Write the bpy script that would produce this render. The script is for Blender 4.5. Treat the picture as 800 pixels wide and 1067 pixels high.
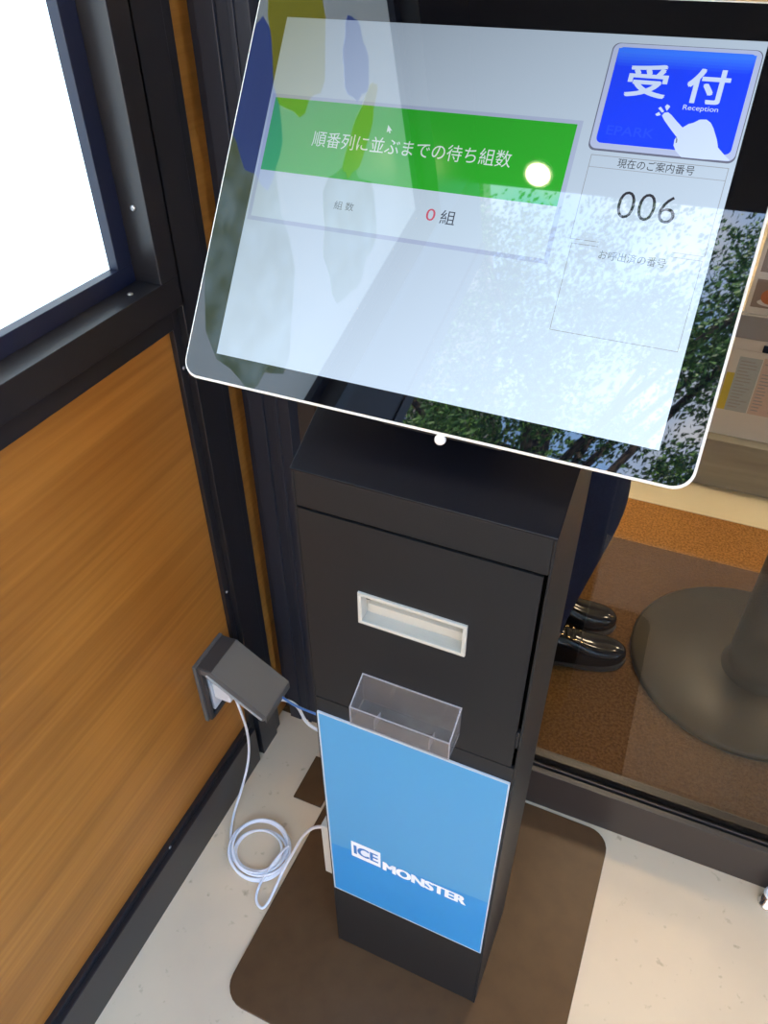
import bpy, bmesh, math, random
from mathutils import Vector, Matrix
random.seed(7)
S = bpy.context.scene
C = S.collection
for o in list(bpy.data.objects):
    bpy.data.objects.remove(o, do_unlink=True)
PI = math.pi

# ------------------------------------------------------------------ camera
cam_d = bpy.data.cameras.new('camera'); cam = bpy.data.objects.new('camera', cam_d); C.objects.link(cam)
rt = Vector((0.91920024, 0.39372975, -0.00691379)); up = Vector((-0.24318333, 0.58136927, 0.7764481)); fw = Vector((-0.30973018, 0.71202996, -0.63014328))
cam.matrix_world = Matrix(((rt.x, up.x, -fw.x, 0.65533631), (rt.y, up.y, -fw.y, -0.93376307), (rt.z, up.z, -fw.z, 1.52097071), (0, 0, 0, 1)))
cam_d.sensor_fit = 'VERTICAL'; cam_d.sensor_height = 24.0
cam_d.lens = 799.53 / 1067 * 24.0
cam_d.clip_start = 0.02; cam_d.clip_end = 200
S.camera = cam
# ------------------------------------------------------------------ world, sun, exposure
w = bpy.data.worlds.new('sky'); S.world = w; w.use_nodes = True
nt = w.node_tree; nt.nodes.clear()
wo = nt.nodes.new('ShaderNodeOutputWorld'); bg = nt.nodes.new('ShaderNodeBackground')
tc = nt.nodes.new('ShaderNodeTexCoord'); nz = nt.nodes.new('ShaderNodeTexNoise'); rp = nt.nodes.new('ShaderNodeValToRGB')
nz.inputs['Scale'].default_value = 2.2; nz.inputs['Detail'].default_value = 6; nz.inputs['Roughness'].default_value = .6
rp.color_ramp.elements[0].position = .53; rp.color_ramp.elements[0].color = (.33, .57, 1.0, 1)
rp.color_ramp.elements[1].position = .70; rp.color_ramp.elements[1].color = (1.0, .93, .84, 1)
nt.links.new(tc.outputs['Generated'], nz.inputs['Vector']); nt.links.new(nz.outputs['Fac'], rp.inputs['Fac'])
nt.links.new(rp.outputs['Color'], bg.inputs['Color']); nt.links.new(bg.outputs[0], wo.inputs[0])
bg.inputs['Strength'].default_value = 7.6
sd = bpy.data.lights.new('sun', 'SUN'); sun = bpy.data.objects.new('sun', sd); C.objects.link(sun)
sd.energy = 42; sd.angle = .009; sd.color = (1, .88, .70)
sun.rotation_euler = Vector((-.35, -.62, -.75)).to_track_quat('-Z', 'Y').to_euler()
vs = S.view_settings; vs.view_transform = 'Standard'; vs.look = 'None'; vs.gamma = 1; vs.use_curve_mapping = False; vs.exposure = 0.0

# ------------------------------------------------------------------ materials
def mat(name, col, rough=.5, spec=.5, metal=0, emit=None, es=0, noise=None, bump=None, coat=0, sub=None):
    m = bpy.data.materials.new(name); m.use_nodes = True; n = m.node_tree; b = n.nodes['Principled BSDF']
    b.inputs['Base Color'].default_value = (*col, 1); b.inputs['Roughness'].default_value = rough
    b.inputs['Specular IOR Level'].default_value = spec; b.inputs['Metallic'].default_value = metal
    b.inputs['Coat Weight'].default_value = coat; b.inputs['Coat Roughness'].default_value = .02
    if emit: b.inputs['Emission Color'].default_value = (*emit, 1); b.inputs['Emission Strength'].default_value = es
    if noise:   # (scale xyz, second colour, detail, lo, hi)
        sc, c2, det, lo, hi = noise
        t = n.nodes.new('ShaderNodeTexCoord'); mp = n.nodes.new('ShaderNodeMapping'); mp.inputs['Scale'].default_value = sc
        z = n.nodes.new('ShaderNodeTexNoise'); z.inputs['Scale'].default_value = 1; z.inputs['Detail'].default_value = det
        r = n.nodes.new('ShaderNodeValToRGB'); r.color_ramp.elements[0].position = lo; r.color_ramp.elements[1].position = hi
        r.color_ramp.elements[0].color = (*col, 1); r.color_ramp.elements[1].color = (*c2, 1)
        n.links.new(t.outputs['Object'], mp.inputs[0]); n.links.new(mp.outputs[0], z.inputs['Vector']); n.links.new(z.outputs['Fac'], r.inputs[0])
        n.links.new(r.outputs[0], b.inputs['Base Color'])
        if bump:
            bp = n.nodes.new('ShaderNodeBump'); bp.inputs['Strength'].default_value = bump; bp.inputs['Distance'].default_value = .002
            n.links.new(z.outputs['Fac'], bp.inputs['Height']); n.links.new(bp.outputs[0], b.inputs['Normal'])
    return m
def srgb(r, g, b):
    f = lambda c: (c / 255 / 12.92) if c <= 10 else ((c / 255 + .055) / 1.055) ** 2.4
    return (f(r), f(g), f(b))

M = {}
M['black_metal'] = mat('black_powder_coat', (.010, .010, .0105), .42, .4, noise=((900, 900, 900), (.015, .015, .0155), 1, .4, .6), bump=.12)
M['frame'] = mat('dark_anodised_frame', (.013, .012, .014), .33, .6)
M['inner'] = mat('navy_inner_bezel', (.008, .012, .034), .35, .5)
M['slope'] = mat('monitor_shaded_black', (.003, .0035, .007), .3, .35)  # kiosk top: the monitor's shade is put into this darker black
M['frame_navy'] = mat('navy_grey_frame', (.020, .022, .031), .45, .4)
M['frame_brown'] = mat('bronze_frame', (.036, .028, .024), .42, .5)
M['gap'] = mat('dark_gap', (.004, .004, .004), .8, .1)
M['plate'] = mat('bronze_black_plate', (.084, .040, .015), .42, .35, noise=((30, 30, 30), (.102, .050, .019), 4, .3, .7))
M['cream'] = mat('cream_plastic', (.52, .50, .43), .4)
M['rim'] = mat('monitor_rim_white', (.80, .77, .70), .35)
M['screw'] = mat('screw_steel', (.55, .55, .55), .3, metal=1)
M['chrome'] = mat('chrome', (.8, .8, .8), .12, metal=1)
M['white'] = mat('white_plastic', (.78, .78, .78), .35)
M['cable'] = mat('white_cable', (.80, .81, .84), .4)
M['blue_cable'] = mat('blue_cable', (.10, .25, .62), .4)
M['grey_plastic'] = mat('grey_plastic', (.115, .112, .105), .45)
M['grey_dark'] = mat('dark_grey_plastic', (.045, .043, .042), .5)
M['grey_lite'] = mat('pale_grey_plastic', (.42, .43, .42), .4)
M['concrete'] = mat('pale_concrete', (.73, .555, .36), .62, .35, noise=((4, 4, 4), (.63, .485, .325), 9, .38, .72), bump=.2)
# fine specks on the concrete
def add_specks(m):
    n = m.node_tree; b = n.nodes['Principled BSDF']; src = b.inputs['Base Color'].links[0].from_socket
    t = n.nodes.new('ShaderNodeTexCoord'); v = n.nodes.new('ShaderNodeTexNoise'); v.inputs['Scale'].default_value = 38; v.inputs['Detail'].default_value = 5
    r = n.nodes.new('ShaderNodeValToRGB'); r.color_ramp.elements[0].position = .25; r.color_ramp.elements[0].color = (.62, .58, .53, 1)
    r.color_ramp.elements[1].position = .36; r.color_ramp.elements[1].color = (1, 1, 1, 1)
    x = n.nodes.new('ShaderNodeMix'); x.data_type = 'RGBA'; x.blend_type = 'MULTIPLY'; x.inputs[0].default_value = 1
    n.links.new(t.outputs['Object'], v.inputs['Vector']); n.links.new(v.outputs['Fac'], r.inputs[0])
    n.links.new(src, x.inputs[6]); n.links.new(r.outputs[0], x.inputs[7]); n.links.new(x.outputs[2], b.inputs['Base Color'])
add_specks(M['concrete'])
M['paving_dark'] = mat('dark_paving', (.05, .045, .04), .8)
M['paving_light'] = mat('light_paving', (.55, .47, .37), .85)
M['carpet'] = mat('lit_carpet_tone', (.26, .115, .024), .95, .1, noise=((160, 160, 160), (.44, .215, .055), 3, .35, .65), bump=.6)  # strip where the lamplight is painted into the carpet colour
M['carpet_unlit'] = mat('unlit_carpet_tone', (.085, .040, .013), .95, .1, noise=((160, 160, 160), (.15, .078, .028), 3, .35, .65), bump=.6)  # same carpet, with the dimmer light painted into its colour
M['cream_floor'] = mat('cream_tile', (.82, .72, .52), .5)
M['cafe_wall'] = mat('cafe_wall', (.62, .55, .42), .7)
M['ceiling'] = mat('dark_ceiling', (.03, .028, .026), .7)
M['plaster'] = mat('facade_plaster', (.20, .19, .18), .8)
M['greywood'] = mat('grey_wood', (.30, .28, .22), .55, noise=((3, 20, 40), (.40, .38, .31), 4, .3, .7))
M['leaf'] = mat('leaf', (.07, .19, .03), .5)
M['leaf2'] = mat('leaf_dark', (.035, .12, .03), .5)
M['bark'] = mat('bark', (.03, .022, .018), .9)
M['navy'] = mat('navy_cloth', (.016, .022, .055), .85, .2, noise=((300, 300, 300), (.022, .03, .07), 2, .4, .6))
M['shirt'] = mat('black_cloth', (.02, .02, .022), .85, .2)
M['skin'] = mat('skin', (.55, .34, .24), .5)
M['hair'] = mat('hair', (.012, .009, .008), .45)
M['patent'] = mat('patent_leather', (.006, .007, .009), .12, .5)
M['brass'] = mat('brass', (.75, .58, .32), .25, metal=1)
M['table_grey'] = mat('grey_steel_base', (.030, .024, .014), .4, .3)

def wood_mat():
    m = bpy.data.materials.new('oak_laminate'); m.use_nodes = True; n = m.node_tree; b = n.nodes['Principled BSDF']; N = n.nodes.new; L = n.links.new
    t = N('ShaderNodeTexCoord'); mp = N('ShaderNodeMapping'); mp.inputs['Scale'].default_value = (40, 2.2, 110)
    z = N('ShaderNodeTexNoise'); z.inputs['Scale'].default_value = 1; z.inputs['Detail'].default_value = 5; z.inputs['Roughness'].default_value = .55
    r = N('ShaderNodeValToRGB'); e = r.color_ramp.elements
    e[0].position = .3; e[0].color = (.36, .132, .017, 1); e[1].position = .7; e[1].color = (.47, .19, .030, 1)
    mp2 = N('ShaderNodeMapping'); mp2.inputs['Scale'].default_value = (8, .7, 11)
    z2 = N('ShaderNodeTexNoise'); z2.inputs['Scale'].default_value = 1; z2.inputs['Detail'].default_value = 3
    r2 = N('ShaderNodeValToRGB'); r2.color_ramp.elements[0].position = .35; r2.color_ramp.elements[0].color = (.74, .70, .66, 1); r2.color_ramp.elements[1].position = .6
    x = N('ShaderNodeMix'); x.data_type = 'RGBA'; x.blend_type = 'MULTIPLY'; x.inputs[0].default_value = 1
    L(t.outputs['Object'], mp.inputs[0]); L(mp.outputs[0], z.inputs['Vector']); L(z.outputs['Fac'], r.inputs[0])
    L(t.outputs['Object'], mp2.inputs[0]); L(mp2.outputs[0], z2.inputs['Vector']); L(z2.outputs['Fac'], r2.inputs[0])
    L(r.outputs[0], x.inputs[6]); L(r2.outputs[0], x.inputs[7]); L(x.outputs[2], b.inputs['Base Color'])
    b.inputs['Roughness'].default_value = .45
    return m
M['wood'] = wood_mat()
def glass_mat(name, tint, base=0.0, ior=1.5):
    m = bpy.data.materials.new(name); m.use_nodes = True; n = m.node_tree; n.nodes.clear(); N = n.nodes.new
    o = N('ShaderNodeOutputMaterial'); t = N('ShaderNodeBsdfTransparent'); g = N('ShaderNodeBsdfGlossy'); f = N('ShaderNodeFresnel'); x = N('ShaderNodeMixShader')
    t.inputs[0].default_value = (*tint, 1); g.inputs['Roughness'].default_value = .0; f.inputs[0].default_value = ior
    gm = N('ShaderNodeNewGeometry'); ma = N('ShaderNodeMath'); ma.operation = 'MULTIPLY_ADD'; ma.inputs[1].default_value = 1 / ior - ior; ma.inputs[2].default_value = ior
    n.links.new(gm.outputs['Backfacing'], ma.inputs[0]); n.links.new(ma.outputs[0], f.inputs[0])   # same reflectance on both faces of the pane
    n.links.new(f.outputs[0], x.inputs[0]); n.links.new(t.outputs[0], x.inputs[1]); n.links.new(g.outputs[0], x.inputs[2]); n.links.new(x.outputs[0], o.inputs[0])
    return m
M['glass'] = glass_mat('window_glass', (.80, .80, .78), ior=1.43)
M['acrylic'] = glass_mat('clear_acrylic', (.92, .90, .88), ior=1.6)
_n = M['acrylic'].node_tree; _x = _n.nodes.new('ShaderNodeMixShader'); _d = _n.nodes.new('ShaderNodeBsdfDiffuse'); _o = [q for q in _n.nodes if q.type == 'OUTPUT_MATERIAL'][0]
_s = _o.inputs[0].links[0].from_socket; _d.inputs[0].default_value = (.55, .50, .47, 1); _x.inputs[0].default_value = .11
_n.links.new(_s, _x.inputs[1]); _n.links.new(_d.outputs[0], _x.inputs[2]); _n.links.new(_x.outputs[0], _o.inputs[0])
M['acrylic_edge'] = mat('acrylic_edge', (.36, .34, .35), .2)

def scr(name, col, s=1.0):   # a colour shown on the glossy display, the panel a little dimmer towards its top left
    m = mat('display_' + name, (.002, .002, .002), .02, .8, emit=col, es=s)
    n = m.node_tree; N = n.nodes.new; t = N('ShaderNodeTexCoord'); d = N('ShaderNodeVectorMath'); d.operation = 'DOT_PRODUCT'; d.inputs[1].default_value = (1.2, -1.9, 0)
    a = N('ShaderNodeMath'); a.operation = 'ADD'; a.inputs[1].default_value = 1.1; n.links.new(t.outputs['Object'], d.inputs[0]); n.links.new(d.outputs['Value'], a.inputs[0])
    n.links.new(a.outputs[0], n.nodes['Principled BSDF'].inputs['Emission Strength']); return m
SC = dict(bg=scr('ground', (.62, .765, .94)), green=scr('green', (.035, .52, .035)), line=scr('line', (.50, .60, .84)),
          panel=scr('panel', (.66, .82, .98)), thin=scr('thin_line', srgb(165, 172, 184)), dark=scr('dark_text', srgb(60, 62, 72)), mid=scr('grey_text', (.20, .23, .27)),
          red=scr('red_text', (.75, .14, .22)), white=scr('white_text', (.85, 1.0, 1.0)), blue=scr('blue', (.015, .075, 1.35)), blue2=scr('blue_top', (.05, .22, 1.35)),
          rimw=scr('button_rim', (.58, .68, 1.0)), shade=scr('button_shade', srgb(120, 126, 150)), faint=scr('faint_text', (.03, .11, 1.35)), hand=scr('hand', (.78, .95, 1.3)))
for _i in range(5): SC['blue_%d' % _i] = scr('blue_%d' % _i, (.015 + .008 * (_i + 1), .075 + .035 * (_i + 1), 1.35))
M['bezel'] = mat('bezel_glass', (.003, .003, .004), .015, .9)

# ------------------------------------------------------------------ mesh helpers
def bx(bm, x0, x1, y0, y1, z0, z1, mi=0, bev=0):
    vs_ = [bm.verts.new(p) for p in ((x0, y0, z0), (x1, y0, z0), (x1, y1, z0), (x0, y1, z0), (x0, y0, z1), (x1, y0, z1), (x1, y1, z1), (x0, y1, z1))]
    fs = [bm.faces.new([vs_[i] for i in q]) for q in ((3, 2, 1, 0), (4, 5, 6, 7), (0, 1, 5, 4), (1, 2, 6, 5), (2, 3, 7, 6), (3, 0, 4, 7))]
    for f in fs: f.material_index = mi
    if bev:
        es = {e for f in fs for e in f.edges}
        bmesh.ops.bevel(bm, geom=list(es), offset=bev, segments=2, affect='EDGES', profile=.5)
def prism(bm, pts, axis, a, b, mi=0):
    """extrude a 2-D outline along an axis ('x','y','z')"""
    def P(p, t): return {'x': (t, p[0], p[1]), 'y': (p[0], t, p[1]), 'z': (p[0], p[1], t)}[axis]
    A = [bm.verts.new(P(p, a)) for p in pts]; B = [bm.verts.new(P(p, b)) for p in pts]
    fs = [bm.faces.new(A[::-1]), bm.faces.new(B)]
    n = len(pts)
    for i in range(n): fs.append(bm.faces.new((A[i], A[(i + 1) % n], B[(i + 1) % n], B[i])))
    for f in fs: f.material_index = mi
    return fs
def rrect(x0, x1, y0, y1, r, seg=6):
    out = []
    for cx, cy, a0 in ((x1 - r, y0 + r, -PI / 2), (x1 - r, y1 - r, 0), (x0 + r, y1 - r, PI / 2), (x0 + r, y0 + r, PI)):
        for i in range(seg + 1):
            a = a0 + PI / 2 * i / seg; out.append((cx + r * math.cos(a), cy + r * math.sin(a)))
    return out
def lathe(bm, prof, cx, cy, n=48, mi=0, R=None):
    rings = []
    for r, z in prof:
        ring = []
        for i in range(n):
            p = Vector((cx + r * math.cos(2 * PI * i / n), cy + r * math.sin(2 * PI * i / n), z))
            ring.append(bm.verts.new(R @ p if R else p))
        rings.append(ring)
    for a, b in zip(rings, rings[1:]):
        for i in range(n):
            f = bm.faces.new((a[i], a[(i + 1) % n], b[(i + 1) % n], b[i])); f.smooth = True; f.material_index = mi
    bm.faces.new(rings[0][::-1]).material_index = mi; bm.faces.new(rings[-1]).material_index = mi
def obj(name, bm, mats, parent=None, loc=(0, 0, 0), rot=(0, 0, 0), bev=0):
    bmesh.ops.recalc_face_normals(bm, faces=bm.faces[:])
    me = bpy.data.meshes.new(name); bm.to_mesh(me); bm.free()
    for m in (mats if isinstance(mats, (list, tuple)) else [mats]): me.materials.append(m)
    o = bpy.data.objects.new(name, me); C.objects.link(o); o.location = loc; o.rotation_euler = rot
    if parent: o.parent = parent
    if bev:
        md = o.modifiers.new('bevel', 'BEVEL'); md.width = bev; md.segments = 2; md.limit_method = 'ANGLE'; md.angle_limit = .6
    return o
def NB(): return bmesh.new()
def empty(name, loc, rz=0):
    o = bpy.data.objects.new(name, None); C.objects.link(o); o.location = loc; o.rotation_euler = (0, 0, rz); o.empty_display_size = .05; return o
def tag(o, label, cat, group=None, kind=None):
    o['label'] = label; o['category'] = cat
    if group: o['group'] = group
    if kind: o['kind'] = kind
    return o
def struct(o, label=None):
    o['kind'] = 'structure'
    if label: o['label'] = label
    return o
def box(name, dims, m, parent=None, bev=0):
    b = NB(); bx(b, *dims); return obj(name, b, m, parent, bev=bev)
def tube(name, pts, r, m, parent=None, smooth=True):
    cu = bpy.data.curves.new(name, 'CURVE'); cu.dimensions = '3D'; cu.bevel_depth = r; cu.bevel_resolution = 4; cu.use_fill_caps = True
    sp = cu.splines.new('NURBS' if smooth else 'POLY'); sp.points.add(len(pts) - 1)
    for i, p in enumerate(pts): sp.points[i].co = (*p, 1)
    if smooth: sp.use_endpoint_u = True; sp.order_u = 4; sp.resolution_u = 6
    t = bpy.data.objects.new('tmp', cu); C.objects.link(t)
    dg = bpy.context.evaluated_depsgraph_get(); me = bpy.data.meshes.new_from_object(t.evaluated_get(dg)); bpy.data.objects.remove(t)
    me.materials.clear(); me.materials.append(m)
    for p in me.polygons: p.use_smooth = True
    o = bpy.data.objects.new(name, me); C.objects.link(o)
    if parent: o.parent = parent
    return o
def text_poly(bm, s, u0, u1, v0, v1, z, mi, off=0.0, squeeze=1.0):
    """lay real lettering out inside the rectangle u0..u1, v0..v1"""
    cu = bpy.data.curves.new('t', 'FONT'); cu.body = s; cu.size = 1; cu.offset = off; cu.resolution_u = 4
    t = bpy.data.objects.new('tmp', cu); C.objects.link(t); bpy.context.view_layer.update()
    dg = bpy.context.evaluated_depsgraph_get(); me = bpy.data.meshes.new_from_object(t.evaluated_get(dg)); bpy.data.objects.remove(t)
    xs = [v.co.x for v in me.vertices]; ys = [v.co.y for v in me.vertices]
    if not xs: return
    a, b, c, d = min(xs), max(xs), min(ys), max(ys)
    vv = [bm.verts.new((u0 + (v.co.x - a) / (b - a) * (u1 - u0), v0 + (v.co.y - c) / (d - c) * (v1 - v0), z)) for v in me.vertices]
    for p in me.polygons:
        try:
            f = bm.faces.new([vv[i] for i in p.vertices]); f.material_index = mi
        except ValueError: pass
    bpy.data.meshes.remove(me)
def flat(bm, pts, z, mi):
    f = bm.faces.new([bm.verts.new((*p, z)) for p in pts]); f.material_index = mi

# ------------------------------------------------------------------ the setting
struct(box('floor', (-.4, 6, -.89, .0, -.1, 0), M['concrete']))
struct(box('floor', (-.4, 6, .0, .945, -.1, -.001), M['carpet_unlit']), 'carpet inside the shop window, coloured as dimly lit')
struct(box('floor', (-.4, 6, .945, 1.155, -.1, -.001), M['carpet']), 'strip of the same carpet further inside, coloured as brightly lit')
struct(box('floor', (-.4, 6, 1.155, 5, -.1, .001), M['cream_floor']), 'cream tiled floor further inside the shop')
struct(box('ground', (-14, 18, -3.2, -.89, -.16, -.03), M['paving_dark']), 'dark paving beyond the concrete step')
struct(box('ground', (-14, 18, -22, -3.2, -.18, -.05), M['paving_light']), 'sunlit pale paving of the street')
# left wall with its oak panel
YE = -1.46
struct(box('wall_left', (-.20, -.10, YE, .012, 0, 2.6), M['frame']))
wp = box('wall_panel', (-.10, -.02, YE + .05, -.1356, .12, 1.045), M['wood'])
struct(wp, 'oak laminate panel below the light box')
ws = box('wall_panel', (-.10, -.02, -.036, .018, 0, 2.6), M['wood'])
struct(ws, 'narrow upright oak strip in the corner')
def screw(parent, p, nrm='x', r=.0035):
    b = NB(); lathe(b, [(r, 0), (r, .0012), (r * .7, .002)], 0, 0, 12); lathe(b, [(r * .35, .002), (r * .3, .0024)], 0, 0, 8)
    rot = {'x': (0, PI / 2, 0), '-y': (PI / 2, 0, 0), 'z': (0, 0, 0)}[nrm]
    return obj('screw', b, M['screw'], parent, p, rot)
bb = box('baseboard_left', (-.10, .0, YE, -.1356, 0, .115), M['frame'], bev=.0015); struct(bb)
b = NB(); bx(b, -.10, -.010, YE, -.1356, .115, .127); tr = obj('trim_1', b, M['frame'], bev=.001); struct(tr)
for y, z in ((-.43, .1215), (-.152, .1215)): screw(tr, (-.010, y, z))
# corner post: bead, wide face, stepped edge
b = NB()
bx(b, -.10, -.012, -.1356, -.120, .0, 2.6); bx(b, -.10, .0, -.120, -.060, 0, 2.6); bx(b, -.10, -.006, -.060, -.036, 0, 2.6)
po = obj('trim_2', b, M['frame'], bev=.001); struct(po)
for z in (.52, .98): screw(po, (-.012, -.1285, z), r=.003)
b = NB(); bx(b, -.10, -.008, YE + .05, -.1356, 1.045, 1.076); struct(obj('trim_3', b, M['frame'], bev=.001))
b = NB(); bx(b, -.10, .0, YE, YE + .05, .115, 2.6); bx(b, -.10, -.004, YE + .05, -1.16, 1.076, 2.6); struct(obj('trim_4', b, M['frame_brown'], bev=.001))
b = NB(); bx(b, -.10, -.004, -1.16, -.1356, 2.36, 2.6); struct(obj('trim_5', b, M['frame'], bev=.001))

# ------------------------------------------------------------------ light box on the left wall
LB = empty('light_box', (-.02, -.65, 1.076)); tag(LB, 'glowing white light box in a black frame above the oak panel', 'light box')
def lb(name, bm, m, bev=.0008):
    o = obj(name, bm, m, LB, bev=bev); o.location = (.02, .65, -1.076); return o
y0, y1, z0, z1 = -1.16, -.115, 1.0755, 2.36
iy0, iy1, iz0, iz1 = y0 + .041, y1 - .041, z0 + .042, z1 - .042
b = NB()
bx(b, -.10, 0, y0, y1, z0, iz0); bx(b, -.10, 0, y0, y1, iz1, z1); bx(b, -.10, 0, y0, iy0, iz0, iz1); bx(b, -.10, 0, iy1, y1, iz0, iz1)
lb('frame', b, M['frame'])
b = NB(); d1, d2 = .027, .027
for (a0, a1, c0, c1) in ((iy0, iy1, iz0, iz0 + .024), (iy0, iy1, iz1 - .024, iz1), (iy0, iy0 + .028, iz0 + .024, iz1 - .024), (iy1 - .028, iy1, iz0 + .024, iz1 - .024)):
    bx(b, -.10, -.0405, a0, a1, c0, c1)
lb('inner_bezel', b, M['inner'])
M['light'] = mat('lit_poster', (.8, .8, .8), .3, emit=(.62, .80, .92), es=2.1)
M['art_green'] = mat('lit_poster_green', (.5, .6, .4), .3, emit=(.30, .42, .26), es=1.6)
_n = M['art_green'].node_tree; _t = _n.nodes.new('ShaderNodeTexCoord'); _z = _n.nodes.new('ShaderNodeTexNoise'); _z.inputs['Scale'].default_value = 16; _z.inputs['Detail'].default_value = 6
_r = _n.nodes.new('ShaderNodeValToRGB'); _r.color_ramp.elements[0].position = .40; _r.color_ramp.elements[0].color = (.16, .24, .07, 1); _r.color_ramp.elements[1].position = .66; _r.color_ramp.elements[1].color = (.55, .82, .95, 1)
_n.links.new(_t.outputs['Object'], _z.inputs['Vector']); _n.links.new(_z.outputs['Fac'], _r.inputs[0]); _n.links.new(_r.outputs[0], _n.nodes['Principled BSDF'].inputs['Emission Color'])
M['art_blue'] = mat('lit_poster_blue', (.2, .3, .7), .3, emit=(.07, .13, .50), es=2.6)
M['art_yellow'] = mat('lit_poster_yellow', (.7, .7, .1), .3, emit=(.42, .42, .04), es=2.2)
b = NB(); bx(b, -.08, -.055, iy0, iy1, iz0, iz1)
def blob(cy, cz, ry, rz_, k, mi, x, rot=0):
    pts = []
    for i in range(28):
        a = 2 * PI * i / 28; r = 1 + .10 * math.sin(3 * a + k) + .07 * math.sin(7 * a + 2 * k)
        u_, v_ = ry * r * math.cos(a), rz_ * r * math.sin(a)
        pts.append((cy + u_ * math.cos(rot) - v_ * math.sin(rot), cz + u_ * math.sin(rot) + v_ * math.cos(rot)))
    prism(b, pts, 'x', x - .0006, x, mi)
blob(-.74, 1.66, .24, .13, 1, 1, -.0546, .35); blob(-.92, 1.98, .13, .12, 2.2, 1, -.0545)
blob(-.56, 1.80, .11, .075, 0, 2, -.0544, .5); blob(-.52, 1.96, .13, .09, 2, 3, -.0542, .3); blob(-.78, 2.10, .035, .10, 4, 3, -.0540, -.4); blob(-.66, 2.13, .07, .05, 1, 2, -.0538)
lb('lit_panel', b, [M['light'], M['art_green'], M['art_blue'], M['art_yellow']], 0)
for p, n in (((-.020, iy1 - .0001, 1.215), '-y'), ((-.020, -.195, iz0), 'z')):
    s = screw(LB, (p[0] + .02, p[1] + .65, p[2] - 1.076), n, .004)

# ------------------------------------------------------------------ shop front (back): frames and glass
b = NB(); bx(b, .006, .080, 0, .06, 0, 2.6); bx(b, -.10, .006, .018, .06, 0, 2.6); bx(b, .006, .034, -.006, 0, 0, 2.6); bx(b, .052, .060, -.004, 0, 0, 2.6); struct(obj('trim_6', b, M['frame_navy'], bev=.001))
struct(box('trim_7', (.080, .112, .028, .06, 0, 2.6), M['frame_brown']))
XR = 3.2
b = NB(); bx(b, .112, XR, 0, .013, 0, .114); bx(b, .112, XR, .013, .05, 0, .100); bx(b, .112, XR, .020, .024, .100, .112); bx(b, .112, XR, .036, .056, .1, .118)
sill = obj('trim_8', b, M['frame_brown'], bev=.0012); struct(sill, 'dark bottom rail of the glass shop front')
struct(box('trim_9', (.112, XR, .006, .056, 2.46, 2.6), M['frame']))
struct(box('trim_10', (XR, XR + .08, 0, .06, 0, 2.6), M['frame']))
g = box('window_1', (.112, XR, .028, .034, .1, 2.46), M['glass']); struct(g, 'clear shop front glass behind the kiosk')
struct(box('wall_right', (XR + .08, 6, 0, .10, 0, 2.6), M['plaster']))
struct(box('wall_back', (-3, 6, 0, .15, 2.6, 6.5), M['plaster']))
struct(box('wall_back', (-3, -.2, 0, .15, -.05, 2.6), M['plaster']))
# canopy over the entrance
struct(box('ceiling', (-.2, 6, -1.22, 0, 2.6, 2.75), M['ceiling']))
cl = empty('ceiling_light', (.16, -1.172, 2.6)); tag(cl, 'round warm downlight in the dark canopy soffit', 'lamp')
b = NB(); lathe(b, [(.040, -.006), (.040, 0)], 0, 0, 32); obj('trim_ring', b, M['white'], cl)
M['warm'] = mat('warm_lamp', (.9, .8, .6), .5, emit=(1, .80, .52), es=60)
b = NB(); lathe(b, [(.031, -.009), (.031, -.0062)], 0, 0, 32); obj('lamp_disc', b, M['warm'], cl)
# room behind the glass
struct(box('wall_cafe_back', (-1, 6, 4.5, 4.6, 0, 2.6), M['cafe_wall'])); struct(box('wall_cafe_right', (5.9, 6, .15, 4.5, 0, 2.6), M['cafe_wall']))
struct(box('wall_cafe_left', (-.5, -.4, .15, 4.5, -.1, 2.6), M['cafe_wall'])); struct(box('ceiling', (-.5, 6, .15, 4.6, 2.6, 6.4), M['cafe_wall']))
M['room_lamp'] = mat('room_lamp', (.9, .8, .6), .5, emit=(1, .80, .55), es=85)
for i, (x, y) in enumerate(((.9, 1.35), (2.4, 1.35), (.9, 3.0), (2.4, 3.0))):
    o = empty('ceiling_light', (x, y, 2.6)); tag(o, 'square warm ceiling light inside the shop', 'lamp', 'ceiling lights inside the shop')
    b = NB(); bx(b, -.2, .2, -.2, .2, -.03, 0); obj('housing', b, M['white'], o)
    b = NB(); bx(b, -.18, .18, -.18, .18, -.034, -.0302); obj('diffuser', b, M['room_lamp'], o)

# ------------------------------------------------------------------ reception kiosk
W_, D_, H_ = .265, .1694, 1.0829
HS, DZ = 1.0358, .7293
K = empty('reception_kiosk', (.3286, -.4111, 0), -.0146)
tag(K, 'black freestanding reception kiosk with a tilted touch screen on a flat base plate', 'kiosk')
b = NB(); prism(b, rrect(-.1476, W_ + .1558, -.1717, D_ + .2364, .042), 'z', 0, .006); obj('base_plate', b, M['plate'], K, bev=.0012)
zt = H_ + D_ * math.tan(.4947)
b = NB()
side = [(0, .006), (D_, .006), (D_, zt), (0, H_)]
prism(b, side, 'x', 0, .0025); prism(b, side, 'x', W_ - .0025, W_)
bx(b, .0025, W_ - .0025, D_ - .0025, D_, .006, zt - .002)
bx(b, .0025, W_ - .0025, .0035, .006, .006, DZ - .0015)
obj('cabinet', b, M['black_metal'], K, bev=.0004)
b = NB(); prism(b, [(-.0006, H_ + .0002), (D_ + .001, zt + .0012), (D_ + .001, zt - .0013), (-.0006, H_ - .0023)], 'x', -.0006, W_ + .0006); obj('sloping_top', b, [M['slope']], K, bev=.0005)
box('top_panel', (.0028, W_ - .0028, .0, .0034, HS + .0018, H_ - .0026), M['black_metal'], K, .0006)
box('lower_panel', (.0028, W_ - .0028, .0, .0034, .008, DZ - .0018), M['black_metal'], K, .0006)
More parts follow.
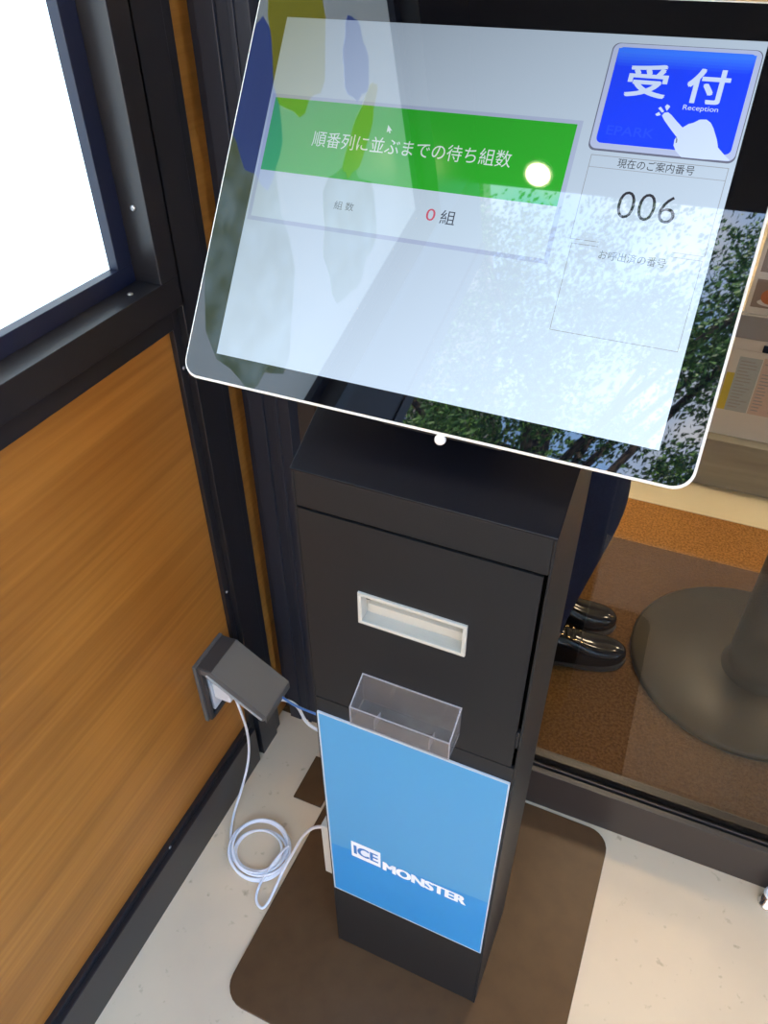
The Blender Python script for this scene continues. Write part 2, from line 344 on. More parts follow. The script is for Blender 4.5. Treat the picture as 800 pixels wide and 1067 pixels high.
box('gap_liner', (.0026, W_ - .0026, .036, .0375, DZ - .02, H_ - .01), M['gap'], K)
sx0, sx1, sz0, sz1 = .0689, .1922, .8953, .9418
dr = NB(); dx0, dx1 = .0032, W_ - .0065
bx(dr, dx0, dx1, 0, .0030, DZ + .001, sz0); bx(dr, dx0, dx1, 0, .003, sz1, HS - .0015); bx(dr, dx0, sx0, 0, .003, sz0, sz1); bx(dr, sx1, dx1, 0, .003, sz0, sz1)
door = obj('access_door', dr, M['black_metal'], K)
b = NB(); bx(b, W_ - .0062, W_ - .0030, -.0012, .006, .770, .799); bx(b, W_ - .0058, W_ - .0034, -.002, -.0010, .776, .793); obj('door_latch', b, M['frame'], K, bev=.0004)
# ticket slot
b = NB()
for a in ((sx0, sx1, sz1 - .0045, sz1), (sx0, sx1, sz0, sz0 + .0045), (sx0, sx0 + .0045, sz0 + .0045, sz1 - .0045), (sx1 - .0045, sx1, sz0 + .0045, sz1 - .0045)):
    bx(b, a[0], a[1], -.003, .002, a[2], a[3])
bx(b, sx0 + .001, sx1 - .001, .014, .016, sz0 + .001, sz1 - .001)
bx(b, sx0 + .001, sx1 - .001, .002, .016, sz0 + .001, sz0 + .0035); bx(b, sx0 + .001, sx1 - .001, .002, .016, sz1 - .0035, sz1 - .001)
bx(b, sx0 + .001, sx0 + .0035, .002, .016, sz0, sz1); bx(b, sx1 - .0035, sx1 - .001, .002, .016, sz0, sz1)
ts = obj('ticket_slot', b, M['cream'], K, bev=.0008)
b = NB(); prism(b, [(.0139, sz1 - .020), (.0139, sz1 - .030), (.007, sz1 - .025), (.007, sz1 - .022)], 'x', sx0 + .010, sx1 - .006)
obj('paper_guide', b, M['cream'], ts); b = NB(); bx(b, sx0 + .0045, sx0 + .009, .010, .0138, sz1 - .020, sz1 - .014); obj('sensor_hole', b, M['gap'], ts)
# acrylic tray
tx0, tx1, tz0, tf, tb, td = .0708, .1944, .7578, .7877, .807, .0377
b = NB(); t = .002
bx(b, tx0, tx1, -td, -.0005, tz0, tz0 + t); bx(b, tx0, tx1, -td, -td + t, tz0 + t, tf); bx(b, tx0, tx1, -.0025, -.0005, tz0 + t, tb)
for xx in (tx0, tx1 - t): prism(b, [(-td + t, tz0 + t), (-.0025, tz0 + t), (-.0025, tb), (-td + t, tf)], 'x', xx, xx + t)
tray = obj('ticket_tray', b, M['acrylic'], K)
tray['label'] = 'clear acrylic tray below the ticket slot'
b = NB(); e = .0011
bx(b, tx0, tx1, -td - .0001, -td + e, tf, tf + e); bx(b, tx0, tx1, -.0022, -.0006, tb, tb + e); bx(b, tx0, tx1, -td - .0003, -td + e, tz0 - .0003, tz0 + e)
for xx in (tx0, tx1 - e):
    prism(b, [(-td, tf), (-.001, tb), (-.001, tb + e), (-td, tf + e)], 'x', xx, xx + e); bx(b, xx, xx + e, -td - .0002, -td + e, tz0, tf)
for xx in (tx0, tx1 - e): bx(b, xx, xx + e, -td, -.001, tz0, tz0 + e)
obj('polished_edge', b, M['acrylic_edge'], tray)
for xx in (tx0 + .030, tx0 + .098):
    b = NB(); prism(b, [(-td + .0022, tz0 + .0022), (-.020, tz0 + .0022), (-.018, tz0 + .012), (-td + .0022, tf - .010)], 'x', xx, xx + .0011); obj('divider', b, M['acrylic_edge'], tray)
# white box on the left side
b = NB(); bx(b, -.0205, -.0002, .012, .052, .225, .375); wb = obj('terminal_box', b, M['cream'], K, bev=.002); wb['label'] = 'small white terminal box on the left side of the kiosk'
# monitor
mt = .6183
SH = NB()
prism(SH, rrect(-.2238, .2238, 0, .345, .016, 8), 'z', -.010, 0)
prism(SH, rrect(-.2100, .2100, .012, .333, .012, 6), 'z', -.038, -.010)
mon = obj('touch_monitor', SH, M['rim'], K, (W_ / 2, -.0235, 1.1773), (PI / 2 - mt, 0, 0), bev=.0012)
b = NB(); prism(b, rrect(-.2216, .2216, .0022, .3428, .0142, 8), 'z', 0.0001, .0010); obj('bezel_glass', b, M['bezel'], mon)
b = NB(); lathe(b, [(.0040, -.008), (.0048, -.004), (.0040, -.001), (.002, 0)], .0284, 0, 20)
sb = obj('sensor_bulb', b, M['rim'], mon, (0, -.0022, -.0005)); sb.location = (0, -.0035, 0)
# support arm between the sloping top and the monitor back
b = NB(); prism(b, [(.030, .0), (.050, -.0), (.12, .10), (.12, .20), (.10, .20)], 'x', .085, .18)
for v in b.verts: v.co.z += 1.10
b.free()
b = NB(); a_ = PI / 2 - mt; n_ = (-math.sin(a_), math.cos(a_)); u_ = (math.cos(a_), math.sin(a_))
def mp_(v, nn): return (-.0235 + v * u_[0] + nn * n_[0], 1.1773 + v * u_[1] + nn * n_[1])
prism(b, [mp_(.08, -.0382), mp_(.26, -.0382), mp_(.26, -.046), mp_(.20, -.046), (D_ - .02, H_ + (D_ - .02) * .5393 + .0012), (.06, H_ + .06 * .5393 + .0012), mp_(.08, -.046)], 'x', .0725, .1925)
obj('monitor_bracket', b, M['black_metal'], K, bev=.001)
# display picture: one mesh
D = NB(); ms = list(SC.values()); ix = {k: i for i, k in enumerate(SC)}
Z = [.00115 + i * .00004 for i in range(14)]
flat(D, [(-.1915, .0255), (.1945, .0255), (.1932, .3173), (-.1915, .3173)][0:4], Z[0], ix['bg'])
def rect(u0, u1, v0, v1, z, k): flat(D, [(u0, v0), (u1, v0), (u1, v1), (u0, v1)], Z[z], ix[k])
rect(-.1895, .0800, .1455, .2535, 1, 'line'); rect(-.1862, .0762, .1490, .2505, 2, 'panel'); rect(-.1862, .0762, .1890, .2505, 3, 'green')
text_poly(D, '順番列に並ぶまでの待ち組数', -.1423, .0323, .2132, .2262, Z[4], ix['white'])
text_poly(D, '0', -.0262, -.0184, .1655, .1750, Z[4], ix['red']); text_poly(D, '組', -.0138, -.0013, .1645, .1754, Z[4], ix['dark'])
text_poly(D, '組 数', -.1088, -.0907, .1642, .1712, Z[4], ix['mid'])
flat(D, [(-.0764, .2365), (-.0764, .2305), (-.0748, .2318), (-.0738, .2300), (-.0728, .2304), (-.0738, .2322), (-.0718, .2322)], Z[5], ix['white'])
flat(D, rrect(.0878, .1922, .2330, .3112, .005), Z[1], ix['shade']); flat(D, rrect(.0886, .1916, .2345, .3108, .005), Z[2], ix['rimw'])
flat(D, rrect(.0925, .1880, .2388, .3082, .004), Z[3], ix['blue'])
for i in range(6):
    pass
for i in range(5):
    flat(D, rrect(.0925, .1880, .2950 + i * .0022, .3082, .004 - i * .0001), Z[3] + (i + 1) * 6e-6, ix['blue_%d' % i])
for i, (dx, dv) in enumerate(((0, 0), (.0012, 0), (.0006, .0006), (0, .0011), (.0012, .0011))):
    text_poly(D, '受', .1040 + dx, .1323 + dx, .2735 + dv, .2961 + dv, Z[5] + i * 6e-6, ix['hand']); text_poly(D, '付', .1468 + dx, .1743 + dx, .2722 + dv, .2954 + dv, Z[5] + i * 6e-6, ix['hand'])
text_poly(D, 'Reception', .148, .1722, .2662, .2708, Z[5], ix['hand'])
text_poly(D, 'EPARK', .0985, .1330, .2452, .2520, Z[5], ix['faint'], .01)
flat(D, [(0.1351, 0.2618), (0.1362, 0.264), (0.1388, 0.2646), (0.1416, 0.2628), (0.1464, 0.2587), (0.1514, 0.2548), (0.1547, 0.2575), (0.1582, 0.2589), (0.1616, 0.2613), (0.1661, 0.2617), (0.1694, 0.2599), (0.1723, 0.2562), (0.1766, 0.2486), (0.1788, 0.2432), (0.1847, 0.2382), (0.1891, 0.2350), (0.1715, 0.2342), (0.1557, 0.2342), (0.151, 0.238), (0.1484, 0.2418), (0.1481, 0.2459), (0.1489, 0.2479), (0.1429, 0.2535), (0.1375, 0.2588)][::-1], Z[6], ix['hand'])
flat(D, [(.1487, .2485), (.1500, .2462), (.1503, .2440), (.1494, .2436), (.1492, .2458)], Z[7], ix['shade'])
for q in ([(0.1301, 0.2625), (0.1324, 0.2643), (0.1342, 0.2622), (0.1315, 0.2613)], [(0.1311, 0.2669), (0.1327, 0.268), (0.1359, 0.265), (0.1346, 0.2639)], [(0.1355, 0.2684), (0.1367, 0.2701), (0.1393, 0.2687), (0.1376, 0.2653)]):
    flat(D, q, Z[6], ix['hand'])
def outline(u0, u1, v0, v1, t_, z, k):
    rect(u0, u1, v0, v0 + t_, z, k); rect(u0, u1, v1 - t_, v1, z, k); rect(u0, u0 + t_, v0 + t_, v1 - t_, z, k); rect(u1 - t_, u1, v0 + t_, v1 - t_, z, k)
outline(.0918, .1898, .1668, .2300, .0005, 1, 'thin'); rect(.0918, .1898, .2208, .2212, 2, 'thin')
outline(.0938, .1890, .0975, .1640, .0005, 1, 'thin'); 
text_poly(D, '現在のご案内番号', .1126, .1672, .2222, .2290, Z[4], ix['dark']); text_poly(D, '006', .1202, .1620, .1865, .2062, Z[4], ix['dark'], -.012)
rect(.114, .167, .160, .1675, 3, 'bg')
text_poly(D, 'お呼出済の番号', .1161, .1647, .1550, .1618, Z[4], ix['mid'])
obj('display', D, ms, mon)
# ------------------------------------------------------------------ poster hung on the kiosk front
P0 = Matrix.Rotation(-.0146, 4, 'Z')
def kw(x, y, z):
    v = P0 @ Vector((x, y, z)); return (v.x + .3286, v.y - .4111, v.z)
M['p_blue'] = mat('poster_blue', srgb(78, 152, 200), .38); M['p_blue2'] = mat('poster_deep_blue', srgb(48, 140, 204), .38)
M['p_white'] = mat('poster_white', (.86, .88, .90), .4); M['p_ice'] = mat('poster_lettering_blue', srgb(50, 120, 190), .4); M['p_edge'] = mat('poster_sleeve', (.52, .60, .66), .3)
b = NB()
bx(b, .004, .2612, -.0030, -.0006, .2185, .7010, 0)
flat_ = lambda pts, y, mi: setattr(b.faces.new([b.verts.new((p[0], y, p[1])) for p in pts]), 'material_index', mi)
px0, px1, pz0, pz1 = .0062, .2594, .2215, .6985
zl, zr = .368, .392
flat_([(px0, zl), (px1, zr), (px1, pz1), (px0, pz1)], -.00305, 1); flat_([(px0, pz0), (px1, pz0), (px1, zr), (px0, zl)], -.00305, 2)
flat_([(.0415, .357), (.0905, .357), (.0905, .402), (.0415, .402)], -.0031, 3)
def ptext(s, x0, x1, z0_, z1_, y, mi, off):
    tb = NB()
    for i, dx in enumerate((-1, -.5, 0, .5, 1)):
        for j, dz in enumerate((-.6, 0, .6)):
            text_poly(tb, s, x0 + off * (1 + dx), x1 - off * (1 - dx), z0_ + off * .6 * (1 + dz), z1_ - off * .6 * (1 - dz), (i * 3 + j) * .000012, 0)
    vm = {v: b.verts.new((v.co.x, y - v.co.z, v.co.y)) for v in tb.verts}
    for f in tb.faces:
        nf = b.faces.new([vm[v] for v in f.verts]); nf.material_index = mi
    tb.free()
ptext('ICE', .0455, .0865, .3665, .3925, -.00315, 4, .0012); ptext('MONSTER', .094, .228, .3540, .3800, -.0031, 3, .0017)
po = obj('poster', b, [M['p_edge'], M['p_blue'], M['p_blue2'], M['p_white'], M['p_ice']], None, kw(0, 0, 0), (0, 0, -.0146))
tag(po, 'light blue poster with white lettering on the front of the black kiosk', 'poster')

# ------------------------------------------------------------------ power outlet, cables
OU = empty('power_outlet', (-.02, -.207, .36)); tag(OU, 'grey weatherproof power outlet with raised cover on the oak panel', 'outlet')
def ou(name, bm, m, bev=.001): o = obj(name, bm, m, OU, bev=bev); o.location = (.02, .207, -.36); return o
b = NB()
bx(b, -.0198, -.012, -.252, -.162, .283, .441); ou('wall_plate', b, M['grey_plastic'])
b = NB(); bx(b, -.012, -.002, -.249, -.165, .420, .440); bx(b, -.012, -.004, -.249, -.240, .288, .42); bx(b, -.012, -.004, -.174, -.165, .288, .42); bx(b, -.012, -.004, -.24, -.174, .286, .296); ou('inner_frame', b, M['grey_dark'])
b = NB(); prism(b, [(-.004, .438), (-.004, .428), (.112, .348), (.124, .358), (.121, .369), (.02, .440)], 'y', -.2505, -.2475)
prism(b, [(-.004, .438), (-.004, .428), (.112, .348), (.124, .358), (.121, .369), (.02, .440)], 'y', -.1665, -.1635)
prism(b, [(.018, .4405), (.018, .4375), (.121, .3655), (.123, .3688)], 'y', -.2505, -.1635); prism(b, [(.1205, .369), (.1235, .366), (.1235, .350), (.1205, .350)], 'y', -.2505, -.1635)
ou('cover', b, M['grey_plastic'])
b = NB(); prism(b, [(-.010, .4420), (-.010, .4385), (.019, .4375), (.019, .4412)], 'y', -.2485, -.1655); ou('hinge', b, M['grey_dark'])
b = NB(); prism(b, [(.006, .4275), (.112, .3535), (.115, .3575), (.009, .432)], 'y', -.2530, -.2503); ou('cover_lip', b, M['grey_lite'])
b = NB(); prism(b, [(.100, .3815), (.106, .3775), (.1065, .3782), (.1005, .3822)], 'y', -.200, -.182); ou('marking', b, M['grey_lite'], 0)
b = NB(); bx(b, -.012, -.006, -.232, -.182, .300, .400); ou('socket_face', b, M['white'], .001)
b = NB(); bx(b, -.006, .030, -.228, -.205, .330, .372); ou('plug', b, M['white'], .004); b = NB(); bx(b, -.006, .026, -.204, -.184, .336, .368); ou('plug', b, M['white'], .004)
pts = [(.028, -.213, .345), (.040, -.219, .322), (.042, -.216, .28), (.030, -.196, .20), (.020, -.192, .10), (.014, -.235, .03), (.016, -.276, .008), (.035, -.318, .006), (.052, -.345, .006)]
cx_, cy_, R_ = .108, -.322, .060
n = 5 * 20; a0 = math.radians(205)
for i in range(n + 1):
    a = a0 + 2 * PI * 5.55 * i / n; lay = i / n
    rr = R_ + .009 * math.sin(a * .37 + 1) + .004 * math.cos(a * 1.3) - .006 * lay
    pts.append((cx_ + .006 * math.sin(a * .23) + rr * math.cos(a), cy_ + rr * .93 * math.sin(a) + .003 * math.sin(a * .6), .005 + .010 * lay + .004 * math.sin(a * .7) ** 2))
la = pts[-1]
pts += [(.138, -.405, .014), (.166, -.424, .010), (.176, -.420, .010), (.178, -.395, .014), (.178, -.345, .03), (.190, -.325, .06), (.215, -.33, .14), (.250, -.355, .24), (.285, -.372, .315), (.3075, -.380, .335)]
c1 = tube('power_cable', pts, .0027, M['cable']); tag(c1, 'white cable coiled on the floor between the outlet and the kiosk', 'cable')
c2 = tube('network_cable', [(.024, -.194, .35), (.05, -.192, .335), (.085, -.185, .322), (.125, -.172, .325), (.150, -.178, .318), (.170, -.20, .315), (.20, -.205, .31), (.26, -.20, .30), (.36, -.210, .30), (.36, -.238, .30)], .0030, M['cable'])
tag(c2, 'white cable running straight from the outlet behind the kiosk', 'cable')
c3 = tube('blue_cable', [(.020, -.184, .35), (.05, -.178, .345), (.10, -.178, .345), (.150, -.205, .362), (.20, -.225, .394), (.26, -.225, .39), (.36, -.215, .36), (.36, -.238, .36)], .0022, M['blue_cable'])
tag(c3, 'thin blue cable running from the outlet behind the kiosk', 'cable')
b = NB(); bx(b, .112, .178, -.189, -.081, 0, .004); tag(obj('floor_cover', b, M['plate'], bev=.001), 'small dark brown cover plate on the concrete behind the kiosk', 'cover plate')
ds = empty('door_stop', (1.058, -.028, 0)); tag(ds, 'small chrome door stop on the concrete by the bottom rail', 'door stop')
b = NB(); lathe(b, [(.0165, 0), (.0165, .003), (.0125, .005), (.0125, .030)], 0, 0, 28); obj('post', b, M['chrome'], ds)
b = NB(); lathe(b, [(.0135, .0301), (.0145, .032), (.0140, .037), (.011, .039)], 0, 0, 28); obj('cap', b, M['white'], ds)

# ------------------------------------------------------------------ behind the glass: table, counter, menu boards
TB = empty('pedestal_table', (.981, .563, 0)); tag(TB, 'grey pedestal table with a round steel base on the brown carpet', 'table')
b = NB(); lathe(b, [(.272, 0), (.275, .006), (.275, .012), (.268, .019), (.10, .024), (.08, .024)], 0, 0, 72); obj('base', b, M['table_grey'], TB)
b = NB(); lathe(b, [(.088, .0242), (.075, .05), (.078, .09), (.078, 1.03)], .03, -.01, 40); obj('column', b, M['table_grey'], TB)
b = NB(); lathe(b, [(.15, 1.03), (.16, 1.035), (.16, 1.052), (.15, 1.058)], .05, .03, 64); obj('table_top', b, M['greywood'], TB)
CN = empty('display_counter', (1.4, 1.45, 0)); tag(CN, 'low grey wooden display counter standing inside the shop', 'counter')
def cn(name, d_, m, bev=.002): o = box(name, d_, m, CN, bev); o.location = (-1.4, -1.45, 0); return o
cn('plinth', (.45, 2.4, 1.318, 1.70, .0012, .150), M['greywood']); cn('worktop', (.44, 2.41, 1.300, 1.71, .150, .185), M['greywood'])
M['m_white'] = mat('board_white', (.90, .87, .82), .6); M['m_yel'] = mat('board_yellow', (.80, .66, .05), .6); M['m_lblue'] = mat('board_pale_blue', (.52, .60, .62), .6)
M['m_pink'] = mat('board_pale_pink', (.78, .60, .52), .6); M['m_txt'] = mat('board_text_grey', (.45, .44, .45), .6); M['m_food'] = mat('dish_orange', (.62, .18, .03), .5)
M['m_food2'] = mat('dish_brown', (.30, .10, .03), .5); M['m_bg'] = mat('photo_ground', (.34, .26, .22), .6); M['m_grey'] = mat('ledge_grey', (.36, .36, .38), .5)
MB_ = empty('menu_stand', (1.2, 1.345, .185)); tag(MB_, 'white menu stand with pastel price lists and dish photos on the grey counter', 'menu stand')
def mbp(name, bm, m, bev=0): o = obj(name, bm, m, MB_, bev=bev); o.location = (-1.2, -1.345, -.185); return o
b = NB(); bx(b, .780, 1.70, 1.340, 1.352, .185, .86); mbp('board', b, M['m_white'], .001)
b = NB(); bx(b, .775, 1.71, 1.325, 1.352, .515, .585); mbp('ledge', b, M['m_grey'], .002)
b = NB(); bx(b, .86, .93, 1.332, 1.34, .478, .498); mbp('clip', b, M['gap'], .001)
for k, x0 in enumerate((.785, 1.10, 1.40)):
    b = NB(); bx(b, x0, x0 + .27, 1.337, 1.3398, .275, .475, 0)
    def fl(x_0, x_1, z_0, z_1, mi, y=1.3366): setattr(b.faces.new([b.verts.new(p) for p in ((x_0, y, z_0), (x_1, y, z_0), (x_1, y, z_1), (x_0, y, z_1))]), 'material_index', mi)
    fl(x0, x0 + .022, .275, .40, 1); fl(x0 + .022, x0 + .085, .275, .455, 2); fl(x0 + .088, x0 + .19, .275, .46, 3); fl(x0 + .195, x0 + .215, .275, .475, 1); fl(x0 + .218, x0 + .268, .275, .46, 2)
    for i in range(15):
        z_ = .288 + i * .0108
        for (u0, u1) in ((.028, .078), (.094, .135), (.142, .184), (.224, .262)):
            if random.random() < .8: fl(x0 + u0, x0 + u0 + (u1 - u0) * random.uniform(.45, 1), z_, z_ + .0038, 4, 1.3363)
    mbp('price_list', b, [M['m_white'], M['m_yel'], M['m_lblue'], M['m_pink'], M['m_txt']])
for x0, z_ in ((.785, .60), (.785, .70), (1.06, .60), (1.06, .70)):
    b = NB(); bx(b, x0, x0 + .24, 1.3375, 1.3398, z_, z_ + .092, 0)
    def el(cx, cz, rx, rz, mi, y):
        setattr(b.faces.new([b.verts.new((cx + rx * math.cos(2 * PI * i / 20), y, cz + rz * math.sin(2 * PI * i / 20))) for i in range(20)]), 'material_index', mi)
    setattr(b.faces.new([b.verts.new(p) for p in ((x0 + .006, 1.3373, z_ + .006), (x0 + .234, 1.3373, z_ + .006), (x0 + .234, 1.3373, z_ + .086), (x0 + .006, 1.3373, z_ + .086))]), 'material_index', 1)
    for i, cx in enumerate((.05, .12, .19)):
        el(x0 + cx, z_ + .022, .030, .010, 0, 1.3371); el(x0 + cx, z_ + .040, .024, .022, 2, 1.3369); el(x0 + cx + .006, z_ + .050, .013, .012, 3, 1.3367)
    mbp('dish_photo', b, [M['m_white'], M['m_bg'], M['m_food'], M['m_food2']])

# ------------------------------------------------------------------ the person behind the glass
def skin_mesh(name, verts, edges, radii, m, parent, sub=2, root=0):
    me = bpy.data.meshes.new(name); me.from_pydata(verts, edges, []); me.materials.append(m)
    o = bpy.data.objects.new(name, me); C.objects.link(o)
    md = o.modifiers.new('skin', 'SKIN'); md.use_smooth_shade = True
    if not me.skin_vertices: me.attributes.new
    sv = me.skin_vertices[0].data if me.skin_vertices else None
    if sv is None:
        bpy.context.view_layer.update(); sv = me.skin_vertices[0].data
    for i, r in enumerate(radii): sv[i].radius = r if isinstance(r, tuple) else (r, r)
    sv[root].use_root = True
    s = o.modifiers.new('sub', 'SUBSURF'); s.levels = sub; s.render_levels = sub
    bpy.context.view_layer.update()
    dg = bpy.context.evaluated_depsgraph_get(); me2 = bpy.data.meshes.new_from_object(o.evaluated_get(dg)); bpy.data.objects.remove(o)
    me2.name = name
    if not me2.materials: me2.materials.append(m)
    for p in me2.polygons: p.use_smooth = True
    o2 = bpy.data.objects.new(name, me2); C.objects.link(o2)
    if parent: o2.parent = parent
    return o2
HD = math.radians(17)     # heading of the feet: mostly +x, a little +y
PE = empty('person', (.472, .482, 0), HD); tag(PE, 'person in navy trousers and shiny black lace-up shoes standing behind the glass', 'person')
# local frame: +x is forwards, +y is the person's left
ank = {1: (.002, .060), -1: (.010, -.072)}
V = []; E_ = []; Rr = []
def add(p, r, par=None):
    V.append(p); Rr.append(r)
    if par is not None: E_.append((par, len(V) - 1))
    return len(V) - 1
pel = add((-.02, 0, .96), (.13, .10)); bel = add((-.015, 0, 1.10), (.12, .095), pel); che = add((.01, 0, 1.30), (.14, .10), bel); nb = add((.015, 0, 1.43), (.08, .07), che)
nk = add((.03, 0, 1.49), .045, nb); h1 = add((.045, 0, 1.555), (.066, .074), nk); h2 = add((.05, 0, 1.63), (.072, .080), h1); h3 = add((.045, 0, 1.69), (.055, .062), h2)
hands = []
for s in (1, -1):
    hip = add((-.02, s * .085, .90), .082, pel); kn = add((.055, s * .080, .50), .055, hip); ax, ay = ank[s]; an = add((ax, ay, .10), .036, kn); hl = add((ax + .02, ay, .05), .034, an)
    sh = add((.01, s * .175, 1.40), .050, che); el_ = add((-.01, s * .225, 1.13), .038, sh); wr = add((.10, s * .205, .92), .025, el_); pm = add((.135, s * .200, .865), (.030, .016), wr); hands.append((s, pm))
    base = Vector(V[pm])
    for k, (dx, ln) in enumerate(((.022, .062), (.008, .072), (-.006, .068), (-.020, .052))):
        a = add(tuple(base + Vector((dx * .9, 0, -.035 + abs(dx) * .2))), .0085, pm); c_ = add(tuple(base + Vector((dx + .004, -s * .006, -.035 - ln * .5))), .0078, a); add(tuple(base + Vector((dx + .004, -s * .020, -.035 - ln * .95))), .0065, c_)
    a = add(tuple(base + Vector((.030, -s * .010, .005))), .010, pm); add(tuple(base + Vector((.045, -s * .022, -.030))), .0085, a)
body = skin_mesh('body', V, E_, Rr, M['skin'], PE)
# facial features
for s in (1, -1):
    b = NB(); bmesh.ops.create_uvsphere(b, u_segments=12, v_segments=8, radius=.011); obj('eye', b, M['p_white'], PE, (.118, s * .030, 1.625))
    b = NB(); bmesh.ops.create_uvsphere(b, u_segments=12, v_segments=8, radius=.016, matrix=Matrix.Diagonal((.7, .35, 1.3, 1))); obj('ear', b, M['skin'], PE, (.045, s * .078, 1.615))
b = NB(); prism(b, [(.108, 1.635), (.142, 1.598), (.116, 1.592)], 'y', -.010, .010); obj('nose', b, M['skin'], PE, bev=.004)
b = NB(); bmesh.ops.create_uvsphere(b, u_segments=12, v_segments=8, radius=.02, matrix=Matrix.Diagonal((.35, 1, .22, 1))); obj('mouth', b, mat('lips', (.4, .15, .13), .5), PE, (.112, 0, 1.572))
b = NB(); bmesh.ops.create_uvsphere(b, u_segments=32, v_segments=20, radius=.094, matrix=Matrix.Diagonal((1.08, .93, 1.0, 1)))
for v in [v for v in b.verts if v.co.x > .045 and v.co.z < .055 or v.co.z < -.055]: b.verts.remove(v)
h = obj('hair', b, M['hair'], PE, (.035, 0, 1.645)); so = h.modifiers.new('s', 'SOLIDIFY'); so.thickness = .008
# trousers and shirt over the body
V = []; E_ = []; Rr = []
p1 = add((-.02, 0, 1.07), (.150, .118)); p0 = add((-.02, 0, .97), (.175, .130), p1)
for s in (1, -1):
    ax, ay = ank[s]; a = add((-.015, s * .090, .82), .105, p0); k_ = add((.062, s * .082, .52), .080, a); c_ = add((.026, (s * .082 + ay) / 2, .30), .066, k_); e_ = add((ax - .004, ay, .13), .052, c_); add((ax - .004, ay, .085), .050, e_)
skin_mesh('trousers', V, E_, Rr, M['navy'], PE, root=1)
V = []; E_ = []; Rr = []
p0 = add((-.015, 0, 1.12), (.145, .112)); q = add((-.02, 0, .99), (.172, .132), p0); add((-.02, 0, .92), (.180, .140), q); c_ = add((.01, 0, 1.30), (.160, .115), p0); add((.016, 0, 1.43), (.092, .085), c_)
for s in (1, -1):
    a = add((.01, s * .178, 1.395), .064, c_); e_ = add((-.01, s * .228, 1.13), .050, a); add((.085, s * .210, .95), .038, e_)
skin_mesh('shirt', V, E_, Rr, M['shirt'], PE)
# shoes: lofted body, sole, laces
def shoe(s, x_h, y_h, ang, L_=.285):
    sh_ = NB(); secs = []
    prof = [(0, .030, .062, .0), (.04, .036, .070, .0), (.10, .037, .078, 0), (.145, .040, .070, 0), (.18, .046, .054, .001), (.22, .047, .042, .002), (.255, .040, .036, .003), (.275, .024, .028, .004), (L_, .008, .016, .005)]
    for x, w_, hh, lift in prof:
        ring = []
        for i in range(20):
            a = 2 * PI * i / 20; cy, cz = math.cos(a), math.sin(a)
            zz = .012 + lift + (hh * max(cz, 0) ** .8 if cz > 0 else 0.004 * cz)
            ring.append(sh_.verts.new((x, w_ * (abs(cy) ** .75) * (1 if cy > 0 else -1), zz)))
        secs.append(ring)
    for A_, B_ in zip(secs, secs[1:]):
        for i in range(20): sh_.faces.new((A_[i], A_[(i + 1) % 20], B_[(i + 1) % 20], B_[i])).smooth = True
    sh_.faces.new(secs[0][::-1]); sh_.faces.new(secs[-1])
    o = obj('shoe', sh_, M['patent'], PE, (x_h, y_h, 0), (0, 0, ang)); sm = o.modifiers.new('s', 'SUBSURF'); sm.levels = 1; sm.render_levels = 2
    sl = NB(); out = [(x, w_ + .004) for x, w_, _, _ in prof] ; pts_ = out + [(x, -y) for x, y in reversed(out)]
    prism(sl, pts_, 'z', .001, .012); obj('sole', sl, M['grey_dark'], o, bev=.002)
    for k in range(4):
        x = .115 + k * .017; z_ = .094 - k * .008
        for sy in (1, -1):
            lc = NB(); lathe(lc, [(.0035, z_ - .004), (.0035, z_)], x, sy * .017, 10); obj('eyelet', lc, M['brass'], o)
    for k in range(4):
        x = .115 + k * .017; z_ = .096 - k * .008; lc = NB(); bx(lc, x - .003, x + .003, -.017, .017, z_ - .004, z_); obj('lace', lc, M['shirt'], o, bev=.001)
for s in (-1, 1):
    ax, ay = ank[s]; shoe(s, ax - .075, ay, math.radians(0 if s < 0 else -4))

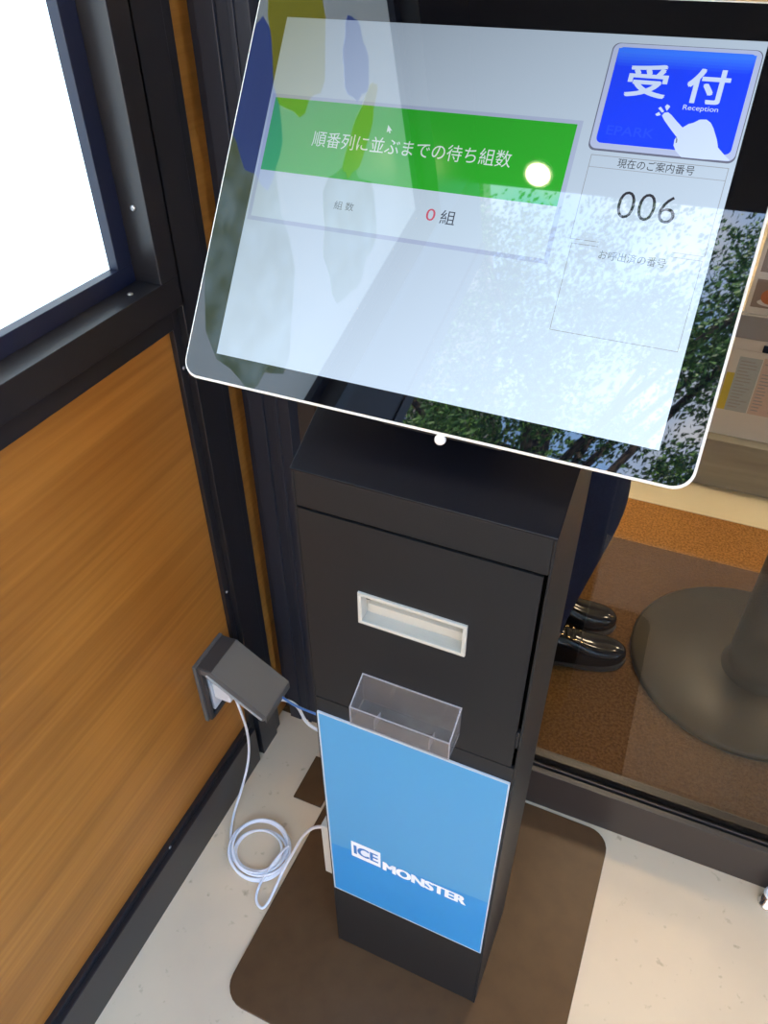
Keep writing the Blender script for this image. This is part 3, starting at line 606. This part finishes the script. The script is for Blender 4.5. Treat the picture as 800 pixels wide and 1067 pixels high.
# ------------------------------------------------------------------ trees across the pavement (mirrored in the screen)
def tree(name, label, loc, h, crown, n_leaf, rt_, lean, seed, mats, size=.078, group=None):
    rnd = random.Random(seed); T = empty(name, loc); tag(T, label, 'tree', group)
    tp = Vector((lean[0], lean[1], h))
    tube('trunk', [(0, 0, 0), (lean[0] * .2, lean[1] * .2, h * .35), (lean[0] * .6, lean[1] * .6, h * .7), tuple(tp)], rt_, M['bark'], T)
    cs = []
    (cx, cy, cz), (rx, ry, rz) = crown
    for k in range(96):
        while True:
            p = Vector((rnd.uniform(-1, 1), rnd.uniform(-1, 1), rnd.uniform(-1, 1)))
            if p.length < 1 and p.length > .25: break
        cs.append((Vector((cx + p.x * rx, cy + p.y * ry, cz + p.z * rz)), rnd.uniform(.45, 1.0)))
    for k in range(9):
        c, _ = cs[k * 10]; o_ = Vector((lean[0], lean[1], h)) * rnd.uniform(.55, .95)
        mid = (o_ + c) / 2 + Vector((rnd.uniform(-.2, .2), rnd.uniform(-.2, .2), .2)); tube('branch', [tuple(o_), tuple(mid), tuple(c)], rt_ * .28, M['bark'], T)
    vs_, fs = [], []; mi = []
    for i in range(n_leaf):
        c, r = cs[i % len(cs)]
        p = c + Vector((rnd.gauss(0, .34), rnd.gauss(0, .34), rnd.gauss(0, .28))) * r
        ax = Vector((rnd.gauss(0, 1), rnd.gauss(0, 1), rnd.gauss(0, 1))).normalized(); t1 = ax.orthogonal().normalized(); t2 = ax.cross(t1)
        l_ = size * rnd.uniform(.6, 1.2); w_ = l_ * .5; k = len(vs_)
        vs_ += [tuple(p - t1 * l_ * .5), tuple(p + t2 * w_ * .5 + ax * l_ * .08), tuple(p + t1 * l_ * .5), tuple(p - t2 * w_ * .5 + ax * l_ * .08)]; fs.append((k, k + 1, k + 2, k + 3)); mi.append(0 if rnd.random() < .6 else 1)
    me = bpy.data.meshes.new('foliage'); me.from_pydata(vs_, [], fs)
    for m in mats: me.materials.append(m)
    for p, q in zip(me.polygons, mi): p.material_index = q
    o = bpy.data.objects.new('foliage', me); C.objects.link(o); o.parent = T
tree('street_tree', 'leafy green street tree with a leaning dark trunk, nearest the shop', (-.1, -6.2, -.05), 6.6, ((-.8, -.6, 7.1), (2.9, 1.9, 3.3)), 46000, .15, (-.75, -.2), 3, [M['leaf'], M['leaf2']])
tree('street_tree', 'taller darker street tree standing further along the pavement', (5.6, -6.9, -.05), 6.5, ((-.3, .2, 6.6), (1.9, 2.0, 3.0)), 22000, .16, (-.4, .3), 9, [M['leaf2'], M['leaf']])

# ------------------------------------------------------------------ unseen buildings added to block part of the sky light
M['facade_a'] = mat('facade_beige', (.46, .34, .25), .85); M['facade_b'] = mat('facade_grey', (.22, .21, .20), .85); M['pane'] = mat('window_pane', (.03, .035, .04), .08)
def added_building(label, x0, x1, y0, y1, h, m, face):
    B = empty('added_building', ((x0 + x1) / 2, (y0 + y1) / 2, -.05)); tag(B, label, 'added_building')
    w2, d2 = (x1 - x0) / 2, (y1 - y0) / 2
    box('walls', (-w2, w2, -d2, d2, 0, h), m, B); box('parapet', (-w2 - .15, w2 + .15, -d2 - .15, d2 + .15, h, h + .5), m, B)
    proto = None
    n = int((2 * (w2 if face == 'y' else d2)) / 3)
    for k in range(n):
        for z_ in range(1, int(h / 3.2)):
            t = (k + .5) / n * 2 - 1
            if proto is None:
                b = NB()
                if face == 'y': bx(b, -.8, .8, -.03, .03, -.7, .7)
                else: bx(b, -.03, .03, -.8, .8, -.7, .7)
                proto = o = obj('window', b, M['pane'], B)
            else: o = proto.copy(); C.objects.link(o); o.parent = B
            if face == 'y': o.location = (t * w2, d2 + .0, z_ * 3.2 + 1)
            elif face == 'x+': o.location = (w2, t * d2, z_ * 3.2 + 1)
            else: o.location = (-w2, t * d2, z_ * 3.2 + 1)
added_building('added beige apartment block behind the trees, blocking sky light', -12, 11.5, -30, -22.5, 13, M['facade_a'], 'y')
added_building('added grey office block on the left, blocking sky light', -16, -5.5, -21, -2.5, 17, M['facade_b'], 'x+')
added_building('added grey office block on the right, blocking sky light', 12.2, 22, -22, -6, 9, M['facade_b'], 'x-')
